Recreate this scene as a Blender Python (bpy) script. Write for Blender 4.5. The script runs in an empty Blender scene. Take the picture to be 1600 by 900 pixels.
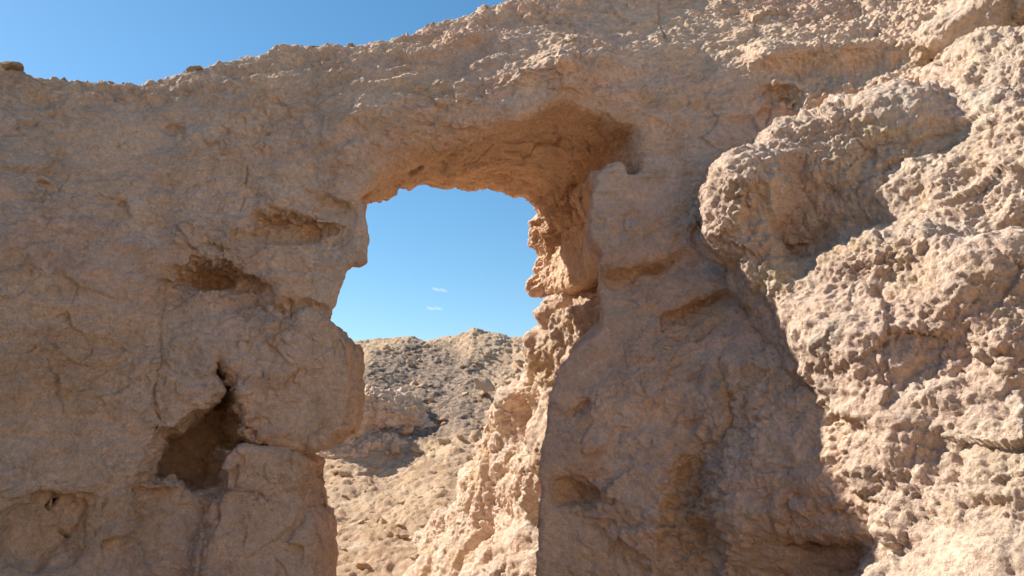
import bpy, math, random
import numpy as np
from mathutils import Vector
random.seed(7)
rng = np.random.default_rng(7)
C = bpy.context.scene.collection
R = math.radians
f32 = np.float32

# ---------------------------------------------------------------- camera, sky, sun, exposure
PITCH, CAMZ, FPX = R(12.0), 1.6, 1256.0
SUN_EL, SUN_AZ = R(39.3), R(24.5)          # azimuth: degrees behind the wall, from the left
cam = bpy.data.cameras.new('camera'); camo = bpy.data.objects.new('camera', cam); C.objects.link(camo)
camo.location = (0, 0, CAMZ); camo.rotation_euler = (R(90) + PITCH, 0, 0)
cam.sensor_width = 36; cam.lens = 36 * FPX / 1600; cam.clip_end = 6000; cam.clip_start = 0.05
bpy.context.scene.camera = camo
sdir = Vector((-math.cos(SUN_EL) * math.cos(SUN_AZ), math.cos(SUN_EL) * math.sin(SUN_AZ), math.sin(SUN_EL)))
sl = bpy.data.lights.new('sun', 'SUN'); sl.energy = 4.7; sl.angle = R(0.6); sl.color = (1.0, 0.93, 0.83)
so = bpy.data.objects.new('sun', sl); C.objects.link(so); so.rotation_euler = sdir.to_track_quat('Z', 'Y').to_euler()
so.location = (-8, 4, 9)
w = bpy.data.worlds.new('World'); bpy.context.scene.world = w; w.use_nodes = True
wn = w.node_tree; wn.nodes.clear()
sky = wn.nodes.new('ShaderNodeTexSky'); sky.sky_type = 'NISHITA'; sky.sun_disc = False
sky.sun_elevation = SUN_EL; sky.sun_rotation = math.atan2(sdir.x, sdir.y)
sky.air_density = 1.0; sky.dust_density = 0.25; sky.ozone_density = 1.2; sky.altitude = 300
bg = wn.nodes.new('ShaderNodeBackground'); bg.inputs[1].default_value = 0.081
wo = wn.nodes.new('ShaderNodeOutputWorld')
hs = wn.nodes.new('ShaderNodeHueSaturation'); hs.inputs['Saturation'].default_value = 1.26; hs.inputs['Hue'].default_value = .49
wn.links.new(sky.outputs[0], hs.inputs['Color']); wn.links.new(hs.outputs[0], bg.inputs[0]); wn.links.new(bg.outputs[0], wo.inputs[0])
vs = bpy.context.scene.view_settings
bpy.context.scene.display_settings.display_device = 'sRGB'
vs.view_transform = 'Standard'; vs.look = 'None'; vs.gamma = 1; vs.use_curve_mapping = False; vs.exposure = 0.97
cy = bpy.context.scene.cycles
cy.max_bounces = 7; cy.diffuse_bounces = 7; cy.use_denoising = True; cy.use_adaptive_sampling = True; cy.adaptive_threshold = .02

# ---------------------------------------------------------------- helpers
def at(px, py, Y):
    """a photo direction met with the vertical plane y = Y -> world point"""
    u, v = (px - 800) / FPX, (450 - py) / FPX
    dy = math.cos(PITCH) - v * math.sin(PITCH); dz = math.sin(PITCH) + v * math.cos(PITCH)
    t = Y / dy
    return (u * t, Y, CAMZ + dz * t)

_r = np.random.default_rng(3)
PERM = np.concatenate([_r.permutation(256)] * 3).astype(np.int32)
G = _r.normal(size=(256, 3)); G /= np.linalg.norm(G, axis=1)[:, None]; G = G.astype(f32)
def perlin(P, seed=0):
    out = np.empty(len(P), f32)
    for a in range(0, len(P), 300000):
        p = P[a:a + 300000].astype(f32) + f32(seed * 17.31)
        i = np.floor(p).astype(np.int32); f = p - i; i &= 255
        s = f * f * f * (f * (f * 6 - 15) + 10)
        x, y, z = f[:, 0], f[:, 1], f[:, 2]
        res = []
        for dx in (0, 1):
            A = PERM[i[:, 0] + dx]
            for dy in (0, 1):
                B = PERM[A + i[:, 1] + dy]
                for dz in (0, 1):
                    g = G[PERM[B + i[:, 2] + dz]]
                    res.append(g[:, 0] * (x - dx) + g[:, 1] * (y - dy) + g[:, 2] * (z - dz))
        sz, sy, sx = s[:, 2], s[:, 1], s[:, 0]
        l = [res[k] + sz * (res[k + 1] - res[k]) for k in (0, 2, 4, 6)]
        m0 = l[0] + sy * (l[1] - l[0]); m1 = l[2] + sy * (l[3] - l[2])
        out[a:a + 300000] = m0 + sx * (m1 - m0)
    return out * 1.5
def fbm(P, freq, octv, seed=0, gain=.5):
    s = 0; a = 1.0
    for k in range(octv):
        s = s + a * perlin(P * (freq * 2.03 ** k), seed + k); a *= gain
    return s
def billow(P, freq, octv, seed=0, gain=.5):
    s = 0; a = 1.0
    for k in range(octv):
        s = s + a * (np.abs(perlin(P * (freq * 2.03 ** k), seed + k)) - .35); a *= gain
    return s
def worley(P, seed=0, facet=False):
    """cells: distance to the nearest centre, a number per cell and (facet) a tilted plane per cell, for chipped faces"""
    d = np.empty(len(P), f32); idc = np.empty(len(P), f32); fa = np.empty(len(P), f32)
    for a in range(0, len(P), 300000):
        p = P[a:a + 300000].astype(f32) + f32(seed * 9.7); b = np.floor(p - .5).astype(np.int32)
        dd = np.full(len(p), 9., f32); kk = np.zeros(len(p), np.int32); qq = np.zeros(p.shape, f32)
        for dx in (0, 1):
            for dy in (0, 1):
                for dz in (0, 1):
                    c = b + np.array((dx, dy, dz), np.int32); k = PERM[PERM[PERM[c[:, 0] & 255] + (c[:, 1] & 255)] + (c[:, 2] & 255)]
                    q = p - (c + f32(.5) + G[k] * f32(.38)); e = np.einsum('ij,ij->i', q, q); m = e < dd
                    dd[m] = e[m]; kk[m] = k[m]
                    if facet: qq[m] = q[m]
        d[a:a + 300000] = np.sqrt(dd); idc[a:a + 300000] = kk / 256.
        if facet: fa[a:a + 300000] = np.einsum('ij,ij->i', qq, G[(kk + 7) & 255])
    return (d, idc, fa) if facet else (d, idc)
def smax(a, b, k): h = np.clip(.5 + .5 * (a - b) / k, 0, 1); return b + (a - b) * h + k * h * (1 - h)
def smin(a, b, k): return -smax(-a, -b, k)
def sstep(a, b, x): t = np.clip((x - a) / (b - a), 0, 1); return t * t * (3 - 2 * t)

def seg_d(x, z, pts, closed=False):
    """distance to a polyline (2D) ; if closed also signed (negative inside)"""
    n = len(pts); d = np.full(x.shape, 1e9, f32); s = np.ones(x.shape, f32)
    for i in range(n if closed else n - 1):
        ax, az = pts[i]; bx, bz = pts[(i + 1) % n]
        ex, ez = bx - ax, bz - az; wx, wz = x - ax, z - az
        t = np.clip((wx * ex + wz * ez) / (ex * ex + ez * ez + 1e-12), 0, 1)
        d = np.minimum(d, (wx - ex * t) ** 2 + (wz - ez * t) ** 2)
        if closed:
            c1 = z >= az; c2 = z < bz; c3 = ex * wz > ez * wx
            flip = (c1 & c2 & c3) | (~c1 & ~c2 & ~c3)
            s = np.where(flip, -s, s)
    d = np.sqrt(d)
    return d * s if closed else d

def surface_nets(F, lo, cell):
    ins = F < 0
    nx, ny, nz = F.shape
    cnt = np.zeros((nx - 1, ny - 1, nz - 1), np.int8)
    for a in (0, 1):
        for b in (0, 1):
            for c in (0, 1):
                cnt += ins[a:nx - 1 + a, b:ny - 1 + b, c:nz - 1 + c]
    act = (cnt > 0) & (cnt < 8); idx = np.argwhere(act)
    idm = np.full(act.shape, -1, np.int32); idm[act] = np.arange(len(idx))
    pos = np.zeros((len(idx), 3)); n = np.zeros(len(idx))
    I, J, K = idx.T
    for ax in range(3):
        o = [0, 0, 0]; o[ax] = 1
        for p in (0, 1):
            for q in (0, 1):
                s = [0, 0, 0]; r = [a for a in range(3) if a != ax]; s[r[0]] = p; s[r[1]] = q
                a = F[I + s[0], J + s[1], K + s[2]]; b = F[I + s[0] + o[0], J + s[1] + o[1], K + s[2] + o[2]]
                m = (a < 0) != (b < 0); t = a[m] / (a[m] - b[m])
                v = np.array(s, float)[None].repeat(m.sum(), 0); v[:, ax] += t
                pos[m] += v; n[m] += 1
    V = (pos / n[:, None] + idx) * cell + lo
    Q = []
    for ax in range(3):
        sl_a = [slice(1, -1)] * 3; sl_a[ax] = slice(0, -1); sl_b = [slice(1, -1)] * 3; sl_b[ax] = slice(1, None)
        a = ins[tuple(sl_a)]; b = ins[tuple(sl_b)]
        e = np.argwhere(a != b); 
        if not len(e): continue
        up = a[tuple(e.T)]
        c = e + 1; c[:, ax] -= 1
        r = [(ax + 1) % 3, (ax + 2) % 3]
        def cidx(d1, d2):
            k = c.copy(); k[:, r[0]] -= d1; k[:, r[1]] -= d2; return idm[tuple(k.T)]
        q = np.stack([cidx(1, 1), cidx(0, 1), cidx(0, 0), cidx(1, 0)], 1)
        q[~up] = q[~up][:, ::-1]; Q.append(q)
    return V, np.concatenate(Q)

def new_mesh(name, V, Q, smooth=True):
    me = bpy.data.meshes.new(name); me.vertices.add(len(V)); me.vertices.foreach_set('co', np.ascontiguousarray(V, f32).ravel())
    k = Q.shape[1]
    me.loops.add(len(Q) * k); me.loops.foreach_set('vertex_index', np.ascontiguousarray(Q, np.int32).ravel())
    me.polygons.add(len(Q)); me.polygons.foreach_set('loop_start', np.arange(0, len(Q) * k, k, dtype=np.int32))
    me.update(calc_edges=True)
    if smooth: me.polygons.foreach_set('use_smooth', np.ones(len(Q), bool))
    me.validate(clean_customdata=False) if False else None
    return me
def mesh_arrays(me):
    V = np.empty(len(me.vertices) * 3, f32); me.vertices.foreach_get('co', V)
    N = np.empty(len(me.vertices) * 3, f32); me.vertices.foreach_get('normal', N)
    L = np.empty(len(me.loops), np.int32); me.loops.foreach_get('vertex_index', L)
    return V.reshape(-1, 3), N.reshape(-1, 3), L.reshape(-1, 4)
def subdivided(V, Q, lv):
    me = new_mesh('tmp', V, Q)
    if lv:
        o = bpy.data.objects.new('tmp', me); C.objects.link(o)
        m = o.modifiers.new('s', 'SUBSURF'); m.levels = lv; m.render_levels = lv
        dg = bpy.context.evaluated_depsgraph_get(); me2 = bpy.data.meshes.new_from_object(o.evaluated_get(dg))
        bpy.data.objects.remove(o); bpy.data.meshes.remove(me); me = me2
    a = mesh_arrays(me); bpy.data.meshes.remove(me); return a
def grid(lo, hi, cell):
    ax = [np.arange(lo[k], hi[k] + cell, cell, dtype=f32) for k in range(3)]
    return ax
def add_attr(me, name, vals):
    a = me.attributes.new(name, 'FLOAT', 'POINT'); a.data.foreach_set('value', np.ascontiguousarray(vals, f32))
def tag(o, label=None, cat=None, group=None, kind=None):
    if label: o['label'] = label
    if cat: o['category'] = cat
    if group: o['group'] = group
    if kind: o['kind'] = kind
def link(name, V, Q, mat, parent=None, origin=None, attrs=None):
    V = np.asarray(V, f32)
    og = np.array(origin if origin is not None else ([V[:, 0].mean(), V[:, 1].mean(), V[:, 2].min()] if parent is None else [0, 0, 0]), f32)
    me = new_mesh(name, V - og, Q)
    for k, v in (attrs or {}).items(): add_attr(me, k, v)
    me.materials.append(mat); o = bpy.data.objects.new(name, me); o.location = og; C.objects.link(o)
    if parent: o.parent = parent; 
    return o

# ---------------------------------------------------------------- materials
def nn(nt, t, **kw):
    n = nt.nodes.new(t)
    for k, v in kw.items(): setattr(n, k, v)
    return n
def rock_mat(name, base, alt1, alt2, ochre, fine=1.0, rough_bump=1.0):
    m = bpy.data.materials.new(name); m.use_nodes = True; nt = m.node_tree; nt.nodes.clear(); L = nt.links.new
    out = nn(nt, 'ShaderNodeOutputMaterial'); bs = nn(nt, 'ShaderNodeBsdfPrincipled'); L(bs.outputs[0], out.inputs[0])
    bs.inputs['Roughness'].default_value = .95; bs.inputs['Specular IOR Level'].default_value = .12
    geo = nn(nt, 'ShaderNodeNewGeometry'); pos = geo.outputs['Position']
    def noise(sc, det=6, rg=.55, dist=0, vec=None, stretch=None):
        n = nn(nt, 'ShaderNodeTexNoise'); n.inputs['Scale'].default_value = sc; n.inputs['Detail'].default_value = det
        n.inputs['Roughness'].default_value = rg; n.inputs['Distortion'].default_value = dist
        if stretch:
            mp = nn(nt, 'ShaderNodeMapping'); mp.inputs['Scale'].default_value = stretch; L(pos, mp.inputs['Vector']); L(mp.outputs[0], n.inputs['Vector'])
        else: L(pos, n.inputs['Vector'])
        return n.outputs['Fac']
    def ramp(src, a, b, lo=0., hi=1.):
        r = nn(nt, 'ShaderNodeMapRange'); r.interpolation_type = 'SMOOTHSTEP'
        for k, v in zip(('From Min', 'From Max', 'To Min', 'To Max'), (a, b, lo, hi)): r.inputs[k].default_value = v
        L(src, r.inputs['Value']); return r.outputs[0]
    def mix(fac, a, b, mode='MIX'):
        x = nn(nt, 'ShaderNodeMix', data_type='RGBA', blend_type=mode)
        (L(fac, x.inputs[0]) if not isinstance(fac, float) else setattr(x.inputs[0], 'default_value', fac))
        for v, i in ((a, 6), (b, 7)):
            if isinstance(v, tuple): x.inputs[i].default_value = (*v, 1)
            else: L(v, x.inputs[i])
        return x.outputs[2]
    def mul(a, b):
        x = nn(nt, 'ShaderNodeMath', operation='MULTIPLY')
        for v, i in ((a, 0), (b, 1)):
            if isinstance(v, float): x.inputs[i].default_value = v
            else: L(v, x.inputs[i])
        return x.outputs[0]
    def add(a, b):
        x = nn(nt, 'ShaderNodeMath', operation='ADD'); L(a, x.inputs[0]); 
        (L(b, x.inputs[1]) if not isinstance(b, float) else setattr(x.inputs[1], 'default_value', b)); return x.outputs[0]
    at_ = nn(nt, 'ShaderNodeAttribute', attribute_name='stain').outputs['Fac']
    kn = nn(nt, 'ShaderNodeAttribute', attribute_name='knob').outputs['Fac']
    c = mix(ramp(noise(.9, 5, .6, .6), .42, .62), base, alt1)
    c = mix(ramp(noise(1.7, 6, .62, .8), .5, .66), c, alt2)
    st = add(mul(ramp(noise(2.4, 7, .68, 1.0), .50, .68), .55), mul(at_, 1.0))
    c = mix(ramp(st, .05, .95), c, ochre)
    # speckled mineral grain, small dark pits of dirt and vertical runs
    g = ramp(noise(30, 8, .78), .34, .68, .86, 1.12); c = mix(1.0, c, nn_rgb(nt, g), 'MULTIPLY')
    s2 = ramp(noise(2.6, 10, .78, .9), .32, .68, .84, 1.14); c = mix(1.0, c, nn_rgb(nt, s2), 'MULTIPLY')
    g2 = ramp(noise(85, 5, .8), .36, .62, .88, 1.08); c = mix(1.0, c, nn_rgb(nt, g2), 'MULTIPLY')
    # thin wandering seams of darker dirt
    sm = noise(1.9, 9, .62, .5); ab = nn(nt, 'ShaderNodeMath', operation='ABSOLUTE'); L(add(sm, -.5), ab.inputs[0])
    seam = mul(ramp(ab.outputs[0], .0, .006, 1., 0.), ramp(noise(2.3, 3, .5), .52, .62))
    c = mix(mul(seam, .6), c, (.30, .18, .11))
    if name == 'rubble_limestone':
        gv = nn(nt, 'ShaderNodeAttribute', attribute_name='gravel').outputs['Fac']
        vg = nn(nt, 'ShaderNodeTexVoronoi'); vg.inputs['Scale'].default_value = 11; L(pos, vg.inputs['Vector'])
        peb = mix(ramp(nn_sep(nt, vg.outputs['Color']), .2, .8), (.23, .165, .125), (.41, .30, .215))
        c = mix(ramp(add(gv, mul(noise(1.5, 6, .7), .5)), .52, .8), c, peb)
    L(c, bs.inputs['Base Color'])
    # relief finer than the mesh
    b1 = nn(nt, 'ShaderNodeBump'); b1.inputs['Strength'].default_value = .8; b1.inputs['Distance'].default_value = .028 * fine
    h = add(noise(24, 10, .70, .25), mul(noise(130, 4, .6), .4)); L(h, b1.inputs['Height'])
    vo = nn(nt, 'ShaderNodeTexVoronoi', feature='SMOOTH_F1'); vo.inputs['Scale'].default_value = 34
    wv = nn(nt, 'ShaderNodeTexNoise'); wv.inputs['Scale'].default_value = 20; L(pos, wv.inputs['Vector'])
    wa = nn(nt, 'ShaderNodeVectorMath', operation='MULTIPLY_ADD'); L(wv.outputs['Color'], wa.inputs[0]); wa.inputs[1].default_value = (.06, .06, .06); L(pos, wa.inputs[2]); L(wa.outputs[0], vo.inputs['Vector'])
    b2 = nn(nt, 'ShaderNodeBump', invert=True); b2.inputs['Distance'].default_value = .010 * rough_bump
    L(mul(kn, .5), b2.inputs['Strength']); L(vo.outputs['Distance'], b2.inputs['Height']); L(b1.outputs[0], b2.inputs['Normal'])
    # faint bedding lines
    b3 = nn(nt, 'ShaderNodeBump'); b3.inputs['Strength'].default_value = .45; b3.inputs['Distance'].default_value = .02
    L(noise(9, 7, .7, .35, stretch=(.45, .45, 2.8)), b3.inputs['Height']); L(b2.outputs[0], b3.inputs['Normal'])
    L(b3.outputs[0], bs.inputs['Normal'])
    return m
def nn_sep(nt, v):
    c = nt.nodes.new('ShaderNodeSeparateColor'); nt.links.new(v, c.inputs[0]); return c.outputs[0]
def nn_rgb(nt, v):
    c = nt.nodes.new('ShaderNodeCombineColor')
    for i in range(3): nt.links.new(v, c.inputs[i])
    return c.outputs[0]
M_ROCK = rock_mat('pale_limestone', (.74, .54, .385), (.72, .495, .36), (.69, .525, .405), (.68, .455, .285))
M_CRUST = rock_mat('crusted_limestone', (.69, .52, .395), (.67, .485, .37), (.64, .52, .405), (.62, .44, .26), 1.2, 1.3)
M_HILL = rock_mat('rubble_limestone', (.62, .44, .29), (.57, .395, .26), (.63, .475, .335), (.58, .38, .20), 2.0, 2.0)
M_GROUND = rock_mat('sandy_ground', (.70, .49, .31), (.66, .45, .28), (.65, .47, .32), (.60, .42, .25), 2.0, 1.0)

# ---------------------------------------------------------------- the wall's front surface y = yf(x, z)
ANCH = [(0,110,4.85),(0,300,4.45),(0,500,4.25),(0,700,4.15),(0,900,4.05),
 (150,130,5.05),(150,300,4.75),(150,600,4.5),(150,900,4.35),
 (300,115,5.25),(300,200,5.03),(300,400,4.85),(300,650,4.7),(300,900,4.6),
 (500,80,5.35),(500,150,5.12),(500,260,5.05),(500,400,4.95),(480,600,4.9),(500,900,4.85),
 (700,35,5.6),(700,100,5.22),(700,150,5.05),(700,190,5.02),
 (850,-10,5.8),(850,60,5.35),(870,110,5.0),(860,150,5.0),
 (1000,-40,6.1),(1000,40,5.6),(1000,110,5.2),(1000,180,5.05),(1000,300,5.05),(960,400,5.02),(1000,500,4.9),(950,700,4.75),(950,900,4.7),
 (1100,40,5.6),(1100,170,5.05),(1100,300,4.98),(1100,450,4.85),(1100,700,4.55),(1100,900,4.42),
 (1200,0,5.7),(1200,110,5.1),(1200,170,5.12),(1200,300,4.85),(1200,500,4.5),(1200,700,4.18),(1250,600,4.14),(1250,830,4.02),(1200,830,4.12),(1220,900,4.25),
 (1300,700,3.84),(1340,830,3.76),(1340,900,4.1),(1400,0,5.5),(1400,110,4.85),(1400,320,4.45),(1400,500,4.1),(1400,900,3.75),
 (1600,0,4.7),(1600,120,4.3),(1600,300,4.0),(1600,600,3.7),(1600,900,3.55),
 (-250,300,4.0),(-250,700,3.7),(-250,80,4.6),(1850,100,4.3),(1850,500,3.7),(1850,900,3.5)]
AW = np.array([at(*a) for a in ANCH])
def _tps(r2): return np.where(r2 > 1e-9, r2 * np.log(r2 + 1e-12), 0)
_n = len(AW); _A = np.zeros((_n + 3, _n + 3)); _p = AW[:, [0, 2]]
_A[:_n, :_n] = _tps(((_p[:, None] - _p[None]) ** 2).sum(-1)) + np.eye(_n) * .02
_A[:_n, _n] = 1; _A[:_n, _n + 1:] = _p; _A[_n:, :_n] = _A[:_n, _n:].T
_w = np.linalg.solve(_A, np.concatenate([AW[:, 1], [0, 0, 0]]))
def yf0(x, z):
    x = np.clip(x, -3.9, 3.3); z = np.clip(z, .3, 5.6)
    o = _w[_n] + _w[_n + 1] * x + _w[_n + 2] * z
    for i in range(_n): o = o + _w[i] * _tps((x - _p[i, 0]) ** 2 + (z - _p[i, 1]) ** 2)
    return np.clip(o, 2.6, 7)
_gx = np.arange(-4.6, 4.2, .02); _gz = np.arange(-.2, 7.2, .02)
_YF = yf0(*np.meshgrid(_gx, _gz, indexing='ij')).astype(f32)
def lookup(T, x, z):
    u = np.clip((x - _gx[0]) / .02, 0, len(_gx) - 1.001); v = np.clip((z - _gz[0]) / .02, 0, len(_gz) - 1.001)
    i = u.astype(int); j = v.astype(int); a = u - i; b = v - j
    return (T[i, j] * (1 - a) + T[i + 1, j] * a) * (1 - b) + (T[i, j + 1] * (1 - a) + T[i + 1, j + 1] * a) * b
def yfs(x, z): return float(lookup(_YF, np.array([x]), np.array([z]))[0])
def onwall(px, py):
    Y = 4.9
    for _ in range(12): p = at(px, py, Y); Y = .5 * Y + .5 * yfs(p[0], p[2])
    return at(px, py, Y)
def W2(pts): return [(onwall(*p)[0], onwall(*p)[2]) for p in pts]

GX, GZ = np.meshgrid(_gx, _gz, indexing='ij'); GXf, GZf = GX.ravel(), GZ.ravel()
_PP = np.stack([GXf, 0 * GXf + 1.3, GZf], 1)
WX = (GX + (fbm(_PP, 1.6, 3, 31) * .035 + fbm(_PP, 9, 3, 32, .7) * .012).reshape(GX.shape)).astype(f32)
WZ = (GZ + (fbm(_PP, 1.6, 3, 47) * .035 + fbm(_PP, 9, 3, 48, .7) * .012).reshape(GX.shape)).astype(f32)
RUFF = np.zeros(GX.shape, f32)
HOFF = np.zeros(GX.shape, f32)           # added to yf: + = recess, - = bulge
STAIN = np.zeros(GX.shape, f32)
def bump(px, py, rx, ry, h, rot=0, p=2.0):
    """bulge (h>0) or hollow (h<0); radii in metres"""
    c = onwall(px, py); a = R(rot); dx, dz = WX - c[0], WZ - c[2]
    u = (dx * math.cos(a) + dz * math.sin(a)) / rx; v = (-dx * math.sin(a) + dz * math.cos(a)) / ry
    HOFF[...] -= (h * np.exp(-(u * u + v * v) ** (p / 2))).astype(f32)
def stain(px, py, rx, ry, s=.8):
    c = onwall(px, py); u = (WX - c[0]) / rx; v = (WZ - c[2]) / ry
    STAIN[...] += (s * np.exp(-(u * u + v * v) ** 1.5)).astype(f32)
def ledge(pts, h, below, above=.02):
    """step along a line drawn left to right: the rock under it stands back by h and comes out again over `below` metres"""
    q = W2(pts); d = seg_d(WX, WZ, q)
    xs = [a[0] for a in q]; zs = [a[1] for a in q]
    zl = np.interp(WX, xs, zs); under = WZ < zl
    ln = xs[-1] - xs[0]; e = np.clip((WX - xs[0]) / ln, 0, 1); fade = np.clip(4 * e * (1 - e), 0, 1) ** .6
    dn = .6 + .8 * np.clip(.5 + LN, 0, 1)
    HOFF[...] += (1.35 * h * dn * fade * np.where(under, np.exp(-(d / below) ** 1.2), 0)).astype(f32)
    HOFF[...] -= (h * .18 * fade * np.where(under, 0, np.exp(-d / .16))).astype(f32)
    RUFF[...] += (fade * np.where(under, np.exp(-d / below * .8), .4 * np.exp(-d / .04))).astype(f32)
LN = fbm(_PP, 5, 3, 52).reshape(GX.shape)

# relief read off the photograph
ledge([(235,440),(250,425),(290,402),(350,408),(395,440),(425,452)], .16, .22)
ledge([(430,480),(480,478),(530,500)], .05, .05)
ledge([(270,385),(330,372),(380,395)], .05, .12)
ledge([(385,345),(410,328),(450,332),(500,352),(545,360)], .09, .12)
ledge([(475,300),(520,310),(560,325)], .05, .09)
ledge([(0,785),(50,778),(100,780),(145,772)], .12, .22)
ledge([(150,310),(190,315),(200,345)], .04, .06)
ledge([(925,395),(950,430),(1010,418),(1060,400),(1090,405)], .10, .14)
ledge([(1035,500),(1060,480),(1130,450),(1160,455)], .08, .14)
ledge([(860,780),(900,770),(930,745)], .06, .08)
ledge([(1220,790),(1260,800),(1330,795),(1400,800)], .04, .05)
ledge([(1240,845),(1300,850),(1370,845),(1420,860)], .12, .10)
ledge([(850,640),(890,650),(930,600)], .03, .08)
ledge([(1185,140),(1230,138),(1245,165)], .07, .05)
bump(880,112,.16,.14,.16); bump(945,95,.20,.12,.10); bump(820,115,.12,.10,.10); bump(1020,70,.25,.12,.05)
bump(890,60,.18,.13,.06); bump(740,60,.2,.12,.08); bump(680,80,.3,.08,.05,20); bump(860,20,.15,.12,.08)
bump(400,130,.30,.06,.05,10); bump(310,135,.25,.05,.04,18)
bump(450,590,.35,.3,.02); bump(300,560,.22,.4,.07); bump(100,430,.5,.25,.04)
bump(640,170,.5,.10,.04,15); bump(560,230,.25,.14,.05,30)
bump(990,350,.26,.3,.05); bump(1000,640,.22,.45,.06,10); bump(1150,650,.3,.4,.04)
bump(1085,760,.075,.32,-.09,0,3); bump(1055,800,.05,.2,-.05); bump(1180,700,.25,.3,.03)
bump(900,690,.09,.15,.05); bump(890,760,.05,.05,-.06); bump(960,560,.1,.2,-.03,-30)
bump(90,850,.12,.22,-.10,-35); bump(40,830,.10,.18,-.07,-35)
bump(1090,490,.12,.10,-.05); bump(1330,860,.30,.06,-.10); bump(450,720,.3,.04,-.06)
bump(258,200,.045,.05,-.09,0,3); bump(60,287,.06,.03,-.07,0,3); bump(350,243,.03,.018,-.05,0,3); bump(440,165,.025,.015,-.05,0,3)
bump(908,57,.014,.016,-.09,0,4); bump(930,133,.02,.02,-.05,0,3); bump(1095,158,.03,.02,-.05,0,3); bump(640,60,.02,.015,-.05)
bump(1105,390,.1,.12,-.04); bump(85,500,.05,.03,-.05,30,3); bump(240,120,.04,.02,-.06); bump(505,285,.02,.015,-.05)
bump(1240,85,.34,.12,.12,0,3); bump(1370,75,.34,.12,.13,0,3); bump(1270,150,.28,.13,.13,0,3); bump(1400,140,.26,.14,.13,0,3); bump(1200,95,.14,.12,.08)

for s in ((640,130,.35,.12),(560,200,.2,.12),(430,150,.15,.1),(540,320,.2,.1),(1010,150,.3,.07),(1100,160,.3,.05),(960,190,.2,.08),(80,600,.3,.3),
          (400,690,.3,.05),(480,800,.12,.35,.9),(100,820,.3,.2),(440,360,.2,.1),(1090,490,.15,.12),(960,430,.2,.1),(300,420,.25,.05),(900,650,.1,.1),
          (1080,780,.08,.3),(700,150,.4,.1,.5),(900,780,.1,.12)):
    stain(*s)
for s in ((1080,800,.12,.35,.45),(895,775,.1,.08,.4)):
    stain(*s); c_ = onwall(s[0], s[1]); RUFF[...] += np.exp(-(((WX - c_[0]) / s[2]) ** 2 + ((WZ - c_[2]) / s[3]) ** 2) ** 2)
YF = _YF + HOFF
def yf(x, z): return lookup(YF, x, z)

# tunnel of the opening: front outline (y 4.85) and back outline (y 7.0), point for point
TUN = [((490,960),(410,960)),((482,800),(405,800)),((472,740),(400,740)),((490,700),(410,700)),((510,640),(430,640)),((527,560),(440,560)),((520,515),(440,520)),((527,495),(445,490)),((536,455),(445,455)),
 ((545,418),(470,420)),((578,412),(500,410)),((580,395),(500,390)),((577,350),(510,350)),((580,335),(520,335)),((572,319),(562,320)),((556,303),(570,314)),((590,280),(614,312)),((612,268),(622,298)),((680,232),(640,292)),((745,203),(680,294)),
 ((820,178),(735,299)),((888,150),(770,303)),((960,176),(810,307)),((1012,192),(830,318)),((1026,262),(832,324)),((992,268),(834,328)),((980,246),(836,332)),
 ((922,276),(837,340)),((916,330),(836,360)),((925,400),(845,420)),((932,440),(842,452)),((946,512),(905,463)),((905,545),(935,500)),((868,585),(930,560)),
 ((858,640),(930,640)),((849,700),(930,700)),((850,780),(930,780)),((848,960),(930,960))]
TF = np.array([[at(a[0], a[1], 4.92)[k] for k in (0, 2)] for a, b in TUN]); TM = np.array([[at(a[0] - 3, a[1], 6.2)[k] for k in (0, 2)] if (a[0] > 900 and 270 < a[1] < 550) else [.45 * at(*a, 4.92)[k] + .55 * at(*b, 7.)[k] for k in (0, 2)] for a, b in TUN]); TB = np.array([[at(b[0], b[1], 7.0)[k] for k in (0, 2)] for a, b in TUN])
_o = np.array([[at(a[0], a[1], 4.92)[k] for k in (0, 2)] for a, b in TUN]); TDIST = seg_d(GX, GZ, [tuple(q) for q in _o], True).astype(f32)
CAVES = [
 ([(1032,745),(1050,712),(1070,716),(1086,690),(1108,702),(1124,760),(1118,800),(1130,850),(1120,915),(1025,915),(1018,800)], .09, .35),
 ([(860,752),(890,748),(925,765),(935,790),(900,800),(865,790)], .06, .4),
 ([(238,436),(262,417),(305,403),(360,407),(397,434),(425,452),(380,450),(330,456),(300,446),(268,446)], .26, .45),
 ([(383,352),(395,335),(425,328),(455,335),(495,350),(520,352),(495,380),(440,388),(400,384)], .10, .6),
 ([(1184,150),(1205,147),(1232,142),(1243,160),(1238,186),(1228,166),(1206,154)], .16, .3),
 ([(905,508),(945,512),(925,535),(905,540)], .3, .2),  # outline on the photo, depth, taper, extra
 ([(205,752),(222,712),(236,690),(240,664),(268,672),(292,656),(322,634),(350,612),(338,596),(334,572),(352,562),(372,590),(376,640),(385,690),(440,700),(470,712),(400,712),(350,705),(350,765),(300,770),(250,748)], .9, .03),
 ([(190,790),(205,745),(350,750),(350,800),(325,850),(312,905),(300,980),(225,980),(215,900),(198,850)], .16, .35),
 ([(455,700),(500,712),(500,722),(470,716)], .3, .1),
]
RIDGE = [(-900,40),(-300,60),(-80,90),(0,101),(30,104),(60,110),(130,117),(215,122),(250,113),(330,108),(380,86),(430,79),(490,70),(525,78),(565,77),(640,60),(690,38),(740,22),(800,6),(850,-12),(1000,-60),(1300,-130),(1600,-200),(2200,-200)]
RW = np.array([at(a, b, float(np.interp(a, [-300, 0, 150, 300, 500, 700, 850, 1000, 1600], [4.7, 5.0, 5.2, 5.4, 5.5, 5.72, 5.9, 6.2, 5.5]))) for a, b in RIDGE])

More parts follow.
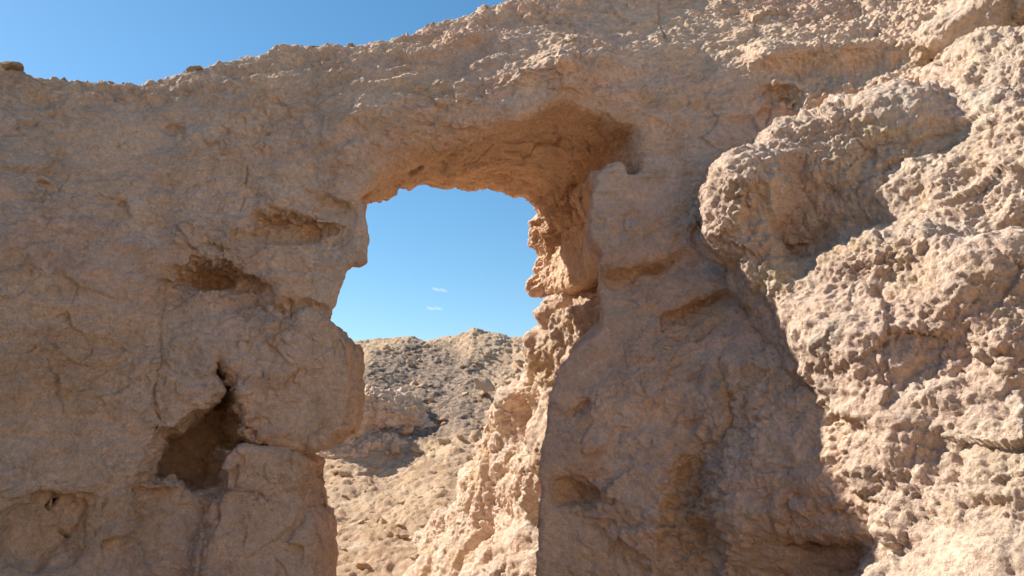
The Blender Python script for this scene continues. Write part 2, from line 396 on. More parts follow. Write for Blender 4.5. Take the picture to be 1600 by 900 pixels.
for _pts, _dp, _tp in CAVES: RUFF += .9 * np.exp(-np.abs(seg_d(WX, WZ, W2(_pts), True)) / .045).astype(f32)
def build_wall():
    lo, hi, cell = (-4.1, 2.9, .55), (3.5, 7.4, 6.3), .029
    ax, ay, az = grid(lo, hi, cell)
    X2, Z2 = np.meshgrid(ax, az, indexing='ij')
    Y = yf(X2, Z2).astype(f32)
    wx = lookup(WX, X2, Z2).astype(f32); wz = lookup(WZ, X2, Z2).astype(f32)
    P2 = np.stack([X2.ravel(), 0 * X2.ravel(), Z2.ravel()], 1)
    top = np.interp(X2, RW[:, 0], RW[:, 2]) + (fbm(P2 * (1, 1, 0), 1.3, 5, 5) * .05).reshape(X2.shape)
    yb = 7.0 + (fbm(P2, .8, 4, 9) * .18).reshape(X2.shape)
    cc_ = onwall(640, 225); kk = (.03 + .30 * np.exp(-(((X2 - cc_[0]) / .55) ** 2 + ((Z2 - cc_[2]) / .30) ** 2) ** 1.5)).astype(f32)
    caves = []
    for pts, dep, tp in CAVES:
        q = np.array(W2(pts)).mean(0); yc = yfs(q[0], q[1]); caves.append((seg_d(wx, wz, W2(pts), True), dep, tp, yc, -1.25 * q[0] / yc))
    F = np.empty((len(ax), len(ay), len(az)), f32)
    zb = [at(840, q, 6.6)[2] for q in (300, 334, 340, 384, 388, 457, 461, 524, 532)]
    JO = np.interp(-Z2, [-q for q in zb], [0, 0, .02, .015, .045, .04, -.10, -.08, 0]).astype(f32) * (X2 > 0)
    for j, y in enumerate(ay):
        s = (Y - y) * .8
        s = smax(s, y - yb, .25)
        s = smax(s, (Z2 - top - .10 * math.tanh((5.6 - y) * 0) - (.05 if y > 5.6 else 0)) , .16)
        t = np.clip((y - 4.92) / 2.08, -.25, 1.25); tt = t if t < 0 else t ** .85
        t2 = (y - 4.92) / 1.28; t3 = (y - 6.2) / .8
        poly = (TF * (1 - t2) + TM * t2) if y < 6.2 else (TM * (1 - t3) + TB * t3)
        jx = .05 * math.sin(y * 9) + .03 * math.sin(y * 23)
        th = seg_d(wx + .5 * (wx - X2) + 0 * jx, wz, poly, True)
        th = th + JO * (.3 + .7 * min(1, max(0, (y - 5.4) / .6)))
        s = smax(s, -th, kk)
        for c, dep, tp, yc, sh in caves:
            if y > yc: c = np.roll(c, -int(round(sh * (y - yc) / cell)), 0)      # the hollow runs on sideways into the rock
            s = smax(s, -np.maximum(c + tp * (y - Y), (y - Y) - dep), .02)
        F[:, j, :] = s
    # blocky joints on the inner right jamb and a rough back
    V, Q = surface_nets(F, lo, cell)
    V, N, Q = subdivided(V, Q, 2)
    x, y, z = V[:, 0], V[:, 1], V[:, 2]
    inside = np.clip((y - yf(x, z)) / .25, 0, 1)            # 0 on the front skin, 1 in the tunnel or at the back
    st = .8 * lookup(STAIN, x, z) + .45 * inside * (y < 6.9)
    # crusty knobs: strongest on the right and in patches along the crest
    pxy = onpx(V)
    kn = sstep(1150, 1290, pxy[:, 0] + 50 * perlin(V * 1.5, 3) - .38 * (pxy[:, 1] - 430) * (pxy[:, 1] > 430)) * .9
    crest = np.exp(-((pxy[:, 1] - np.interp(pxy[:, 0], [a for a, b in RIDGE], [b + 22 for a, b in RIDGE])) / 26.) ** 2)
    kn = np.maximum(kn, .95 * crest * sstep(-.1, .3, perlin(V * 2.2, 8)))
    pat = sstep(.18, .5, perlin(V * 1.9, 12) + .25 * sstep(600, 1100, pxy[:, 0]) * (pxy[:, 1] < 180))
    kn = np.clip(np.maximum(kn, .45 * pat), 0, 1)
    back = sstep(6.0, 6.7, y) * (pxy[:, 0] > 700) ; kn = np.maximum(kn, .9 * back)
    smooth = 1 - .0 * kn
    d = .045 * fbm(V, 1.7, 3, 60) + .021 * fbm(V * (1, 1, 1.7), 5.5, 4, 70, .55) + .0045 * fbm(V * (1, 1, 1.6), 22, 3, 80, .7)
    ru = lookup(RUFF, x, z) * (inside < .9); d += ru * (.035 * billow(V * (1, 1, 1.8), 8, 4, 27, .6))
    d -= .020 * np.clip(np.abs(perlin(V * (.8, .8, 1.1) * 2.2, 90)) * -6 + .35, 0, 1) * (perlin(V * .9, 91) > .02)   # thin natural cracks
    vw = V + .05 * np.stack([perlin(V * 5, 4), perlin(V * 5, 14), perlin(V * 5, 24)], 1); vw = vw * (1, 1, 1.35)
    wA, _, fA = worley(vw * 2.6, 2, True); wB, _, fB = worley(vw * 7, 5, True); wC, _, fC = worley(vw * 18, 6, True)
    ma = sstep(-.25, .35, perlin(V * 1.3, 16)); mb = sstep(-.2, .4, perlin(V * 2.1, 17))
    d += (.045 * fA * ma + .024 * fB * (.25 + mb) + .010 * fC * (.5 + mb)) * (1 - .3 * kn)
    d += kn * (.030 * (.55 - wB) + .016 * (.5 - wC) + .030 * billow(V, 7, 5, 22, .62) + .05 * fbm(V, 3, 2, 24) + .014 * fbm(V, 22, 3, 29, .7))
    # flaking plates: terraced relief where the skin has broken
    q = fbm(V * (1, 1, 1.8), 2.4, 4, 33); d += .034 * (np.floor(q * 4) / 4 - q + .12) * (1 - kn) * sstep(-.3, .3, perlin(V * .8, 35))
    # blocks in the tunnel
    jm = inside * sstep(-.1, .25, x) * (z < 3.5)
    row = z * 3.1 + .25 * perlin(V * 1.4, 67); rk = np.floor(row); rf = row - rk
    col = y * 2.2 + .5 * (rk % 2) + .2 * perlin(V * 2, 68)
    rh = np.modf(np.sin(rk * 12.9898 + np.floor(col) * 4.1) * 43758.5)[0]
    edge = np.minimum(sstep(0, .09, rf) * (1 - sstep(.93, 1, rf)), sstep(0, .06, col - np.floor(col)))
    d += jm * (.05 * rh * edge - .025 * (1 - edge) + .012 * billow(V, 9, 4, 45, .6)) + inside * .022 * fbm(V * (.7, .7, 2.2), 4, 4, 44)
    d += .6 * crest * (.06 * billow(V * (1, 1, 2.5), 8, 4, 55, .65) + .05 * fbm(V * (1, 1, 1.8), 3.5, 3, 56))
    # cracks drawn from the photograph
    wX, wZ = lookup(WX, x, z), lookup(WZ, x, z)
    front = inside < .9
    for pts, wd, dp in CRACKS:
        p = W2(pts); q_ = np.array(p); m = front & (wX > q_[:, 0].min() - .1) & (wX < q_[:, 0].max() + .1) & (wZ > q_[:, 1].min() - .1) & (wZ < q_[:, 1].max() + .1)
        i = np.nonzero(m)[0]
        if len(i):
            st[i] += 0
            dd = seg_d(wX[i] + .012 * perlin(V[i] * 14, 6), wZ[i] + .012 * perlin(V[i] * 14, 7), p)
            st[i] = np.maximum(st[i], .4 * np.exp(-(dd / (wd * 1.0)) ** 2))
            d[i] -= .012 * np.exp(-dd / .10) * (wX[i] > np.interp(wZ[i], *zip(*sorted((b, a) for a, b in p))))
            d[i] -= dp * .7 * np.exp(-(dd / (wd * .6)) ** 2) * np.clip(.55 + .9 * perlin(V[i] * 5, 15), .05, 1)
    wp, ip = worley(V * 11, 31); d -= .022 * (ip > .88) * np.clip(1 - wp / .28, 0, 1) ** .7 * (1 - inside)
    td = np.abs(lookup(TDIST, x, z)); d *= np.where(z < 3.4, .35 + .65 * sstep(.04, .3, td), .7 + .3 * sstep(.02, .25, td))
    V = V + N * d[:, None]
    global WPX, WV
    sel = (z > 2.8); WV = V[sel]; WPX = onpx(WV)
    root = bpy.data.objects.new('rock_arch', None); root.location = (0, 5.5, 0); C.objects.link(root)
    tag(root, 'long pale limestone wall pierced by the squarish window opening, ragged crest against the sky', 'rock wall')
    fc = V[Q].mean(1); 
    ppx = onpx(fc)
    grp = np.where(fc[:, 2] > np.interp(fc[:, 0], [-4, -.95, .5, 4], [2.9, 2.75, 3.15, 3.3]), 1, np.where(fc[:, 0] < -.4, 0, 2))
    for g, nm in enumerate(('left_pier', 'lintel', 'right_pier')):
        q = Q[grp == g]; u, inv = np.unique(q, return_inverse=True)
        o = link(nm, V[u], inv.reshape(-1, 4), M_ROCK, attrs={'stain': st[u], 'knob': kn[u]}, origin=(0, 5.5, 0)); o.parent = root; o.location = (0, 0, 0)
    return root
def onpx(V):
    y, z = V[:, 1], V[:, 2] - CAMZ
    fw = y * math.cos(PITCH) + z * math.sin(PITCH); up = -y * math.sin(PITCH) + z * math.cos(PITCH)
    fw = np.maximum(fw, .1)
    return np.stack([800 + FPX * V[:, 0] / fw, 450 - FPX * up / fw], 1)
CRACKS = [
 ([(245,440),(250,500),(262,560),(245,600),(248,640),(262,662)], .010, .05),
 ([(70,545),(85,590),(100,640),(110,655),(145,640)], .007, .02),
 ([(166,690),(168,760),(155,800)], .012, .03), ([(168,750),(200,765),(232,765)], .006, .02),
 ([(388,262),(382,290)], .010, .04), ([(379,312),(375,335)], .012, .05),
 ([(365,475),(405,470),(440,485),(447,505),(425,540)], .012, .05),
 ([(425,485),(450,492),(500,495),(525,505)], .02, .05),
 ([(300,790),(310,850),(308,900)], .012, .06), ([(350,760),(420,775),(480,770)], .006, .02),
 ([(1028,0),(1028,40),(1035,60)], .012, .05), ([(1125,560),(1128,640),(1105,690)], .014, .04),
 ([(1110,600),(1125,612),(1155,600)], .006, .025), ([(990,560),(1000,600),(1012,640)], .012, .03),
 ([(1045,530),(1090,530),(1130,490)], .012, .05), ([(1225,790),(1235,800),(1245,830)], .012, .06),
 ([(1090,700),(1088,780),(1095,850)], .02, .05), ([(1030,760),(1030,900)], .02, .04),
 ([(870,740),(920,760),(930,790)], .012, .05), ([(1200,150),(1198,190)], .010, .04),
 ([(40,300),(80,290),(82,275)], .008, .03), ([(150,300),(190,320),(198,350)], .010, .04),
 ([(300,380),(290,420)], .006, .03), ([(450,480),(455,500)], .01, .05),
 ([(45,895),(60,860),(100,830),(115,790)], .02, .06), ([(880,20),(900,60),(905,100)], .008, .02),
 ([(925,395),(940,405),(945,425)], .02, .07), ([(905,560),(935,540),(950,550)], .012, .03), ([(520,345),(560,350)], .008, .03)]
build_wall()

# ---------------------------------------------------------------- generic rocks
def rock(name, sdf, lo, hi, cell, lv, mat, knob=.8, seed=0, amp=1.0, stainv=0., parent=None, extra=None):
    ax, ay, az = grid(lo, hi, cell)
    X, Y, Z = np.meshgrid(ax, ay, az, indexing='ij')
    V, Q = surface_nets(sdf(X, Y, Z).astype(f32), lo, cell)
    V, N, Q = subdivided(V, Q, lv)
    d = amp * (.035 * fbm(V, 2.2, 3, seed) + .018 * fbm(V * (1, 1, 1.5), 6.5, 3, seed + 5) + .006 * fbm(V, 26, 3, seed + 9, .6))
    kn = np.clip(knob * (.75 + .8 * perlin(V * 1.8, seed + 2)), 0, 1)
    if knob > 0:
        w1, _, f1 = worley(V * 6 + .5 * perlin(V * 6, 4)[:, None], seed + 2, True); w2, _, f2 = worley(V * 15 + .4 * perlin(V * 11, 4)[:, None], seed + 5, True)
        w0, _, f0 = worley(V * 2.6 + .3 * perlin(V * 3, 5)[:, None], seed + 4, True)
        m4 = np.clip(.5 + 1.2 * perlin(V * 3.3, seed + 19), 0, 1)
        d += amp * kn * (.07 * (.5 - w0) + .05 * f0 + .020 * (.55 - w1) * (.3 + m4) + .020 * f1 + .010 * (.5 - w2) * m4 + .008 * f2 + .034 * billow(V * (1, 1, 1.3), 4.5, 5, seed + 22, .6) + .016 * fbm(V, 17, 4, seed + 29, .75))
    if knob == 0:
        vw = V + .05 * np.stack([perlin(V * 5, 4), perlin(V * 5, 14), perlin(V * 5, 24)], 1); _, _, fA = worley(vw * 3, seed, True); _, _, fB = worley(vw * 8, seed + 1, True); _, _, fC = worley(vw * 19, seed + 3, True)
        d += .030 * fA + .014 * fB + .006 * fC
    if extra: d += extra(V)
    V = V + N * d[:, None]
    st = np.full(len(V), stainv, f32) + .35 * sstep(.1, .6, perlin(V * 2.1, seed + 3))
    return link(name, V, Q, mat, parent, attrs={'stain': st, 'knob': kn})
def ell(c, r, rot=0):
    c = np.array(c, f32)
    def f(X, Y, Z):
        dx, dy, dz = X - c[0], Y - c[1], Z - c[2]
        k = np.sqrt((dx / r[0]) ** 2 + (dy / r[1]) ** 2 + (dz / r[2]) ** 2)
        return (k - 1) * min(r)
    return f
def union(fs, k=.12):
    def f(X, Y, Z):
        o = fs[0](X, Y, Z)
        for g in fs[1:]: o = smin(o, g(X, Y, Z), k)
        return o
    return f
def slab(pts, front, thick, r, seed=0, dome=.0):
    """rock face of the given photo outline, standing `front` metres proud of the wall"""
    p = W2(pts); c = np.mean(p, 0); y0 = yfs(c[0], c[1])
    def f(X, Y, Z):
        x, z = X[:, 0, :], Z[:, 0, :]
        d2 = seg_d(lookup(WX, x, z).astype(f32), lookup(WZ, x, z).astype(f32), p, True)
        yw = lookup(_YF, x, z)
        q = d2[:, None, :] + r
        v = np.maximum(yw[:, None, :] - front - Y - dome * np.minimum(0, -d2[:, None, :]) * 0, Y - yw[:, None, :] - thick) + r
        return np.sqrt(np.maximum(q, 0) ** 2 + np.maximum(v, 0) ** 2) + np.minimum(np.maximum(q, v), 0) - r
    q = np.array(p)
    return f, (q[:, 0].min() - .15, y0 - front - .4, q[:, 1].min() - .15), (q[:, 0].max() + .15, y0 + thick + .4, q[:, 1].max() + .15)

f, lo, hi = slab([(372,575),(374,545),(380,515),(415,500),(440,500),(452,512),(470,492),(500,498),(526,508),(553,536),(549,600),(540,650),(535,672),(492,704),(460,702),(440,688),(385,684),(372,640)], .0, .5, .015)
o = rock('rock_block', f, lo, hi, .03, 2, M_ROCK, 0, 101, .75, .1, extra=lambda V: .03 * (np.floor(fbm(V * (1, 1, 1.5), 2.2, 4, 37) * 4) / 4 - fbm(V * (1, 1, 1.5), 2.2, 4, 37)))
tag(o, 'big smooth squarish block overhanging at the left edge of the window', 'rock block')
f, lo, hi = slab([(347,745),(350,716),(375,703),(430,704),(464,716),(478,728),(486,790),(492,850),(496,980),(318,980),(318,860),(344,800)], .02, .6, .02)
def lowcut(V):
    d = 0
    for pts, wd, dp in [([(483,725),(478,765),(486,790),(455,830),(438,850),(445,900)], .022, .07), ([(352,760),(420,776),(465,768)], .008, .025), ([(385,800),(382,870)], .008, .02)]:
        p = W2(pts); d = d - dp * np.exp(-(seg_d(V[:, 0] + .03 * fbm(V, 7, 4, 6, .65), V[:, 2] + .02 * perlin(V * 11, 9), p) / wd) ** 2)
    return d
o = rock('rock_block', f, lo, hi, .03, 2, M_ROCK, 0, 111, .6, .15, extra=lowcut)
tag(o, 'tall fissured block carrying the overhanging block, at the lower left foot of the window', 'rock block')

def lumps(l): return [ell(at(a, b, Y), r) for a, b, Y, r in l]
A = lumps([(1165,305,4.50,(.24,.36,.26)),(1240,270,4.65,(.32,.42,.30)),(1330,235,4.48,(.34,.42,.30)),(1405,225,4.30,(.22,.35,.32)),(1128,365,4.48,(.12,.22,.16)),
           (1180,410,4.46,(.13,.26,.24)),(1330,310,4.46,(.34,.34,.26)),(1265,370,4.62,(.26,.30,.24)),(1330,380,4.5,(.3,.3,.2)),(1425,300,4.32,(.26,.30,.24)),(1440,283,4.16,(.17,.24,.07)),(1400,360,4.40,(.3,.3,.2)),(1205,470,4.45,(.10,.2,.16))])
B = lumps([(1330,440,4.15,(.24,.36,.26)),(1420,420,3.95,(.28,.36,.22)),(1280,530,4.2,(.22,.34,.28)),(1370,560,3.95,(.3,.4,.32)),(1480,500,3.75,(.28,.4,.28)),
           (1325,630,4.05,(.17,.3,.25)),(1390,690,3.85,(.26,.36,.35)),(1420,800,3.75,(.20,.32,.28)),(1430,880,3.65,(.18,.3,.2)),(1370,710,3.95,(.15,.25,.25)),(1415,770,3.75,(.17,.3,.3)),(1440,960,3.6,(.3,.35,.25))])
Cc = lumps([(1560,560,3.5,(.19,.3,.22)),(1545,440,3.6,(.2,.3,.2)),(1560,690,3.45,(.2,.3,.26)),(1530,830,3.4,(.20,.3,.24)),(1600,790,3.3,(.22,.3,.3)),(1620,900,3.2,(.3,.35,.22)),(1540,920,3.3,(.2,.3,.14)),(1650,600,3.4,(.2,.3,.3))])
D = lumps([(1560,260,3.95,(.25,.42,.42)),(1560,340,3.8,(.17,.3,.25)),(1590,150,4.1,(.28,.42,.32)),(1520,120,4.4,(.24,.4,.24)),(1620,330,3.8,(.25,.4,.4)),(1560,40,4.6,(.35,.45,.25)),(1470,70,4.75,(.2,.3,.15))])
FILL = lumps([(1235,480,4.40,(.16,.22,.26)),(1500,380,3.95,(.22,.3,.3)),(1480,230,4.25,(.22,.3,.35)),(1500,540,3.75,(.22,.3,.4)),(1500,700,3.65,(.24,.3,.4)),(1490,850,3.6,(.24,.3,.3)),(1440,330,4.2,(.25,.3,.2)),(1270,570,4.2,(.16,.3,.25))])
o = rock('rock_outcrop', union(A + B + Cc + D + FILL, .095), (.9, 2.4, .3), (3.9, 5.5, 5.0), .035, 2, M_CRUST, 1., 151)
tag(o, 'huge crusty sunlit outcrop bulging towards the camera in folds, filling the right side', 'outcrop')

# the sunlit rib beyond the window's right side
def rib(X, Y, Z):
    """a fin running back from the wall, its top stepping down, its long face turned left to the sun"""
    top = np.interp(Y, [5.9, 7.3, 7.8, 8.1, 9.0, 9.5, 11.0, 12.6], [2.78, 3.06, 2.72, 2.38, 2.14, 1.6, .85, -.1]) + .9 * np.maximum(0, X + .29 * (Y - 7.2) - .27)
    left = .27 - .29 * (Y - 7.2) - .55 * np.maximum(0, 1.05 - Z) - .10 * np.maximum(0, 2. - Z) + .10 * np.sin(Y * 3.1 + .8 * Z) + .06 * np.sin(Z * 6.3 + Y)
    return smax(smax(smax(left - X, (Z - top) * .8, .16), 5.95 - Y, .1), Y - 13, .2)
def ribcut(V): return -.10 * np.clip(1 - np.abs(perlin(V * (1.3, 1.3, .7), 77)) * 7, 0, 1) + .10 * fbm(V * (2.0, 2.0, 1.0), 1, 3, 78)
o = rock('rock_rib', rib, (-2.4, 5.6, -.5), (2.6, 13.2, 4.6), .05, 2, M_CRUST, .9, 231, 1.1, .1, extra=ribcut)
tag(o, 'rugged sunlit rib of rock seen through the window, against its right side', 'rock rib')

# ---------------------------------------------------------------- terrain
def ridge_z(x):
    px = [300,440,500,565,600,640,665,690,720,740,765,800,825,900,1100]; py = [560,545,540,531,528,524,530,526,520,512,516,524,526,530,560]
    xs = [at(a, b, 22)[0] for a, b in zip(px, py)]; zs = [at(a, b, 22)[2] for a, b in zip(px, py)]
    return np.interp(x, xs, zs)
def hill_z(x, y):
    P = np.stack([x.ravel(), y.ravel(), 0 * x.ravel()], 1)
    t = np.clip((y - 9.5) / 12.5, 0, 1)
    prof = .10 * t + .90 * t ** 1.15
    z = .02 + (ridge_z(x)) * prof
    z = z + (.25 * sstep(0, .3, t) * fbm(P, .35, 3, 3) * (1 - t)).reshape(x.shape) if False else z + ((fbm(P, .35, 3, 3) * .22).reshape(x.shape) * sstep(0, .25, t) * (1 - sstep(.9, 1, t)))
    z = z + sstep(0, 2.2, x + .2) * .9 * (1 - sstep(.6, 1., t)) * sstep(9, 11, y)   # rises to the right
    fall = sstep(22, 34, y); z = z * (1 - fall)
    return z - sstep(-7.5, -9, x) * z * 0
def hillside():
    xs = np.concatenate([np.arange(-16, -6.5, .25), np.arange(-6.5, 2.6, .026), np.arange(2.6, 12, .25)])
    ys = np.concatenate([np.arange(9.2, 11, .03), np.arange(11, 22.6, .036), np.arange(22.6, 36, .3)])
    X, Y = np.meshgrid(xs, ys, indexing='ij'); Z = hill_z(X, Y)
    P = np.stack([X.ravel(), Y.ravel(), Z.ravel()], 1).astype(f32)
    edge = (sstep(9.2, 10.2, Y) * (1 - sstep(24, 34, Y)) * sstep(-16, -12, X) * (1 - sstep(8, 12, X))).ravel()
    d = .10 * billow(P, 1.1, 3, 5) + .04 * billow(P, 3.1, 3, 9)
    w1, i1 = worley(P * 5.5, 3); w2, i2 = worley(P * 12, 6)
    rub = .35 + .65 * sstep(-.3, .4, perlin(P * .45, 14))
    w4, i4 = worley(P * 24, 8)
    d += rub * (.05 * np.clip(.45 - w1, 0, 1) * (i1 > .6) * 1.6 + .028 * (.5 - w2) * i2 + .022 * (.5 - w4) * i4) + .022 * fbm(P, 5, 4, 71, .72) + .02 * billow(P, 9, 3, 73, .7)
    step = fbm(P * (.4, .8, 2), 1.2, 3, 40); d += .12 * (np.floor(step * 4) / 4 - step)
    P[:, 2] += d * edge - .15 * (1 - edge)
    n = len(ys); i = np.arange(len(xs) - 1)[:, None] * n + np.arange(n - 1)[None]; i = i.ravel()
    Q = np.stack([i, i + n, i + n + 1, i + 1], 1)
    px = onpx(P)
    g = np.exp(-(((px[:, 0] - 660) / 108) ** 2 + ((px[:, 1] - 612) / 80) ** 2) ** 1.5)
    o = link('hillside', P, Q, M_HILL, origin=(0, 9.2, 0), attrs={'stain': .2 * rub, 'knob': rub, 'gravel': g}); tag(o, kind='structure')
    return P
HP = hillside()

def ground():
    r = np.concatenate([[.01], np.geomspace(.5, 4000, 90)]); a = np.linspace(0, 2 * math.pi, 97)[:-1]
    RR, AA = np.meshgrid(r, a, indexing='ij'); x = RR * np.cos(AA); y = RR * np.sin(AA)
    P = np.stack([x.ravel(), y.ravel(), 0 * x.ravel()], 1).astype(f32)
    P[:, 2] = .05 * fbm(P, .5, 3, 2) * np.clip(RR.ravel() / 2, 0, 1) - .02
    n = len(a); i, j = np.meshgrid(np.arange(len(r) - 1), np.arange(n), indexing='ij'); i = i.ravel(); j = j.ravel(); k = (j + 1) % n
    Q = np.stack([i * n + j, (i + 1) * n + j, (i + 1) * n + k, i * n + k], 1)
    o = link('ground', P, Q, M_GROUND, origin=(0, 0, 0), attrs={'stain': 0 * P[:, 0], 'knob': 0 * P[:, 0] + .2}); tag(o, kind='structure')
ground()
def bounce_slope():  # added behind the camera: bounces warm sunlight onto the wall, hides low blue sky
    xs = np.arange(-16, 16.1, .25); ys = np.arange(-26, -2.4, .25); X, Y = np.meshgrid(xs, ys, indexing='ij')
    P = np.stack([X.ravel(), Y.ravel(), 0 * X.ravel()], 1).astype(f32); t = sstep(-2.6, -12, Y).ravel()
    P[:, 2] = -.12 + 6.5 * t + t * .5 * fbm(P, .3, 4, 61) + .06 * billow(P, 1.6, 3, 62)
    n = len(ys); i = (np.arange(len(xs) - 1)[:, None] * n + np.arange(n - 1)[None]).ravel()
    o = link('slope', P, np.stack([i, i + n, i + n + 1, i + 1], 1), M_GROUND, origin=(0, -12, 0), attrs={'stain': 0 * t, 'knob': 0 * t + .3}); tag(o, kind='structure')
bounce_slope()

# shaded rock face standing out of the far hillside
def hz(x, y): return float(hill_z(np.array([[float(x)]]), np.array([[float(y)]]))[0, 0])
def face():
    l = []
    for (a, b, Y, r) in [(575,655,16.1,(.7,.9,.62)),(622,660,16.4,(.62,1.,.62)),(668,680,16.4,(.35,.8,.35)),(600,712,15.4,(.85,.8,.42)),(545,720,14.9,(.7,.7,.4)),(640,725,15.4,(.4,.6,.25)),(520,655,15.2,(.7,.8,.75))]:
        l.append(ell(at(a, b, Y), r))
    o = rock('rock_bluff', union(l, .15), (-5.2, 13, -.2), (-.4, 17, 4.2), .06, 2, M_ROCK, .5, 251, 1.7, .2, extra=lambda V: .16 * (np.floor(fbm(V * (1, 1, 1.6), .9, 4, 36) * 3) / 3 - fbm(V * (1, 1, 1.6), .9, 4, 36)) + .05 * fbm(V * (1, 1, 2), 6, 3, 38)); o.data.materials[0] = M_CRUST
    tag(o, 'shaded blocky rock face on the far slope, beside the dark gravel', 'rock bluff')
face()

# ---------------------------------------------------------------- the wall goes on out of the picture on both sides
def side_wall(lo, hi, fy, top, seed, label):
    def s(X, Y, Z): return smax(smax(fy(X, Z) - Y, Y - 8, .5), Z - top(X), .6)
    o = rock('rock_wall', s, lo, hi, .16, 1, M_ROCK, .3, seed, 3.); tag(o, label, 'rock wall')
zl = RW[3][2]
side_wall((-11, 1.5, -.6), (-3.9, 8.6, 6), lambda X, Z: 3.95 + .1 * (Z - 2) + (X + 4.) * .25 + .05, lambda X: 4.15 + 0 * X, 271, 'smooth wall running on out of view at the left')
def s_(X, Y, Z): return smax(smax(X + 3.9 + .12 * (Z - 2) + .25 * np.sin(Y * .9), Y - 4.4, .4), Z - 4.0 - .3 * np.sin(Y * .7), .6)  # added unseen wall, cuts sky and bounce so the left side darkens
o = rock('rock_wall', s_, (-8, -7, -.6), (-3, 5, 5), .16, 1, M_ROCK, .3, 281, 3.); tag(o, 'added wall turning towards the camera, out of view, shading the left side', 'rock wall')
side_wall((3.4, .5, -.6), (9, 8.6, 8), lambda X, Z: 3.3 + .3 * (Z - 2) - (X - 3.4) * .3, lambda X: 6.2 + 0 * X, 291, 'high wall running on out of view at the right')

# ---------------------------------------------------------------- stones
def stone_mesh(seed, n=14, flat=.6):
    u = np.linspace(0, 2 * math.pi, n * 2 + 1)[:-1]; v = np.linspace(0, math.pi, n + 1)[1:-1]
    U, Vv = np.meshgrid(u, v, indexing='ij')
    P = np.stack([np.cos(U) * np.sin(Vv), np.sin(U) * np.sin(Vv), np.cos(Vv)], -1).reshape(-1, 3)
    P = np.concatenate([P, [[0, 0, 1], [0, 0, -1]]]).astype(f32)
    rr = np.random.default_rng(seed)
    for _ in range(13):                                     # chop flat facets
        nrm = rr.normal(size=3); nrm /= np.linalg.norm(nrm); c = rr.uniform(.42, .8); e = P @ nrm - c; P -= (np.maximum(e, 0)[:, None] * nrm * .92).astype(f32)
    P *= (1 + .16 * fbm(P, 2.6, 4, seed, .65))[:, None]; P *= (1, .8, flat)
    m = len(v); Q = []
    k = len(u)
    i, j = np.meshgrid(np.arange(k), np.arange(m - 1), indexing='ij'); i = i.ravel(); j = j.ravel(); i2 = (i + 1) % k
    Q = np.stack([i * m + j, i * m + j + 1, i2 * m + j + 1, i2 * m + j], 1)
    t = len(P) - 2; a = np.arange(k); b = (a + 1) % k
    T = [(t, x * m, y * m) for x, y in zip(a, b)] + [(t + 1, y * m + m - 1, x * m + m - 1) for x, y in zip(a, b)]
    me = bpy.data.meshes.new('loose_stone'); me.from_pydata(P.tolist(), [], Q.tolist() + T); me.polygons.foreach_set('use_smooth', [True] * len(me.polygons))
    add_attr(me, 'stain', np.zeros(len(P)) + .1); add_attr(me, 'knob', np.zeros(len(P)) + .5)
    return me
SM = [stone_mesh(s, flat=fl) for s, fl in ((11, .6), (12, .45), (13, .75), (14, .5), (15, .65))]
for m in SM: m.materials.append(M_HILL)
def stone(p, s, k, label, group=None, mat=None):
    o = bpy.data.objects.new('loose_stone', SM[k % 5]); o.location = p; o.scale = (s, s, s)
    if group and 'crest' in group: o.scale = (s * 1.25, s, s * .5)
    o.rotation_euler = (random.uniform(-.3, .3), random.uniform(-.3, .3), random.uniform(0, 6.28)); C.objects.link(o)
    tag(o, label, 'stone', group); return o
# rubble lying on the far slope (dropped onto the terrain mesh points)
HV = HP; hpx = onpx(HP)
cand = np.nonzero((hpx[:, 0] > 505) & (hpx[:, 0] < 850) & (hpx[:, 1] > 540) & (hpx[:, 1] < 905) & (HP[:, 1] < 22))[0]
for n in range(230):
    i = cand[int(rng.integers(len(cand)))]; p = HV[i]
    s = float(.035 + .10 * rng.random() ** 3) * (1.0 if p[1] < 14 else 1.5)
    stone((p[0], p[1], p[2] + s * .15), s, n, 'small pale stone lying in the rubble of the far slope', 'loose stones scattered over the far slope')
for px, py, Y, s, lab in ((757,600,17.,.32,'round brown boulder half sunk high on the far slope'),(805,622,16.5,.22,'grey angular boulder beside the round brown one, near the rock rib'),(568,888,10.6,.17,'flat pale stone at the bottom of the window opening')):
    p = at(px, py, Y); stone(p, s, 0 if s != .17 else 1, lab)
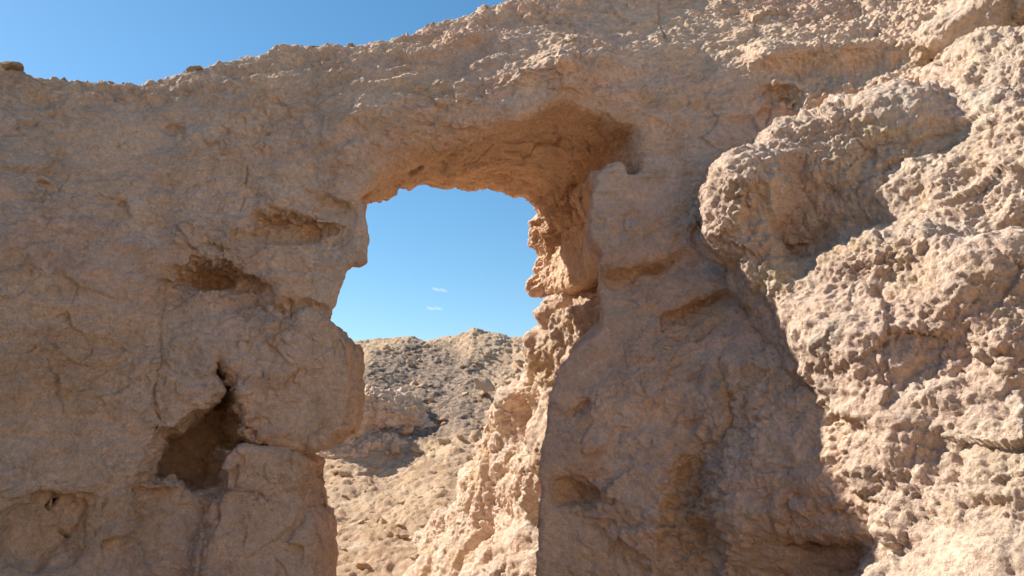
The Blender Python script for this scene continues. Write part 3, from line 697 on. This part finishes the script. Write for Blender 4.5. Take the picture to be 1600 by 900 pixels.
# stones along the crest
for px, py, s, k in ((14,103,.10,1),(100,113,.05,0),(178,119,.05,3),(192,119,.035,2),(285,108,.05,1),(298,108,.07,3),(322,108,.045,1),(548,78,.05,1),(490,70,.06,2),(672,43,.06,0),(130,115,.05,3),(212,121,.035,0)):
    m = np.nonzero(np.abs(WPX[:, 0] - px) < 4)[0]; p = WV[m[np.argmin(WPX[m, 1])]]; p = (float(p[0]), float(p[1]), float(p[2]))
    lab = {14: 'broad flat stone on the crest at the far left edge', 298: 'dark flat stone resting on the crest, largest near the dip', 548: 'thin flat stone on the crest above the left of the window'}.get(px, 'small flaky stone lying on the crest of the wall')
    stone((p[0], p[1] + .02, p[2] - s * .05), s * (1.0 if px in (14, 298, 548) else .7), 3 if px in (14, 298, 548) else k, lab, None if px in (14, 298, 548) else 'small stones along the crest of the wall')

# two wisps of cloud, far away
mc = bpy.data.materials.new('cloud_vapour'); mc.use_nodes = True; nt = mc.node_tree; nt.nodes.clear()
vp = nt.nodes.new('ShaderNodeVolumePrincipled'); vp.inputs['Density'].default_value = .018; vp.inputs['Color'].default_value = (1, 1, 1, 1); vp.inputs['Anisotropy'].default_value = .3
om = nt.nodes.new('ShaderNodeOutputMaterial'); nt.links.new(vp.outputs[0], om.inputs['Volume'])
for px, py, L_, rot, lab in ((687,453,16,12,'upper of the two tiny white cloud wisps in the window'), (679,482,16,4,'lower of the two tiny white cloud wisps in the window')):
    c = at(px, py, 1500); me = bpy.data.meshes.new('cloud')
    fs = [ell((c[0] + k * 5, c[1], c[2] - k * 5 * math.tan(R(rot)) + 1.2 * math.sin(k * 1.7)), (6, 12, 1.6)) for k in (-2, -1, 0, 1, 2)]
    ax, ay, az = grid((c[0] - 22, c[1] - 16, c[2] - 9), (c[0] + 22, c[1] + 16, c[2] + 9), .8); X, Y, Z = np.meshgrid(ax, ay, az, indexing='ij')
    V, Q = surface_nets(union(fs, 1.)(X, Y, Z).astype(f32), (ax[0], ay[0], az[0]), .8)
    o = link('cloud', V, Q, mc); tag(o, lab, 'cloud')
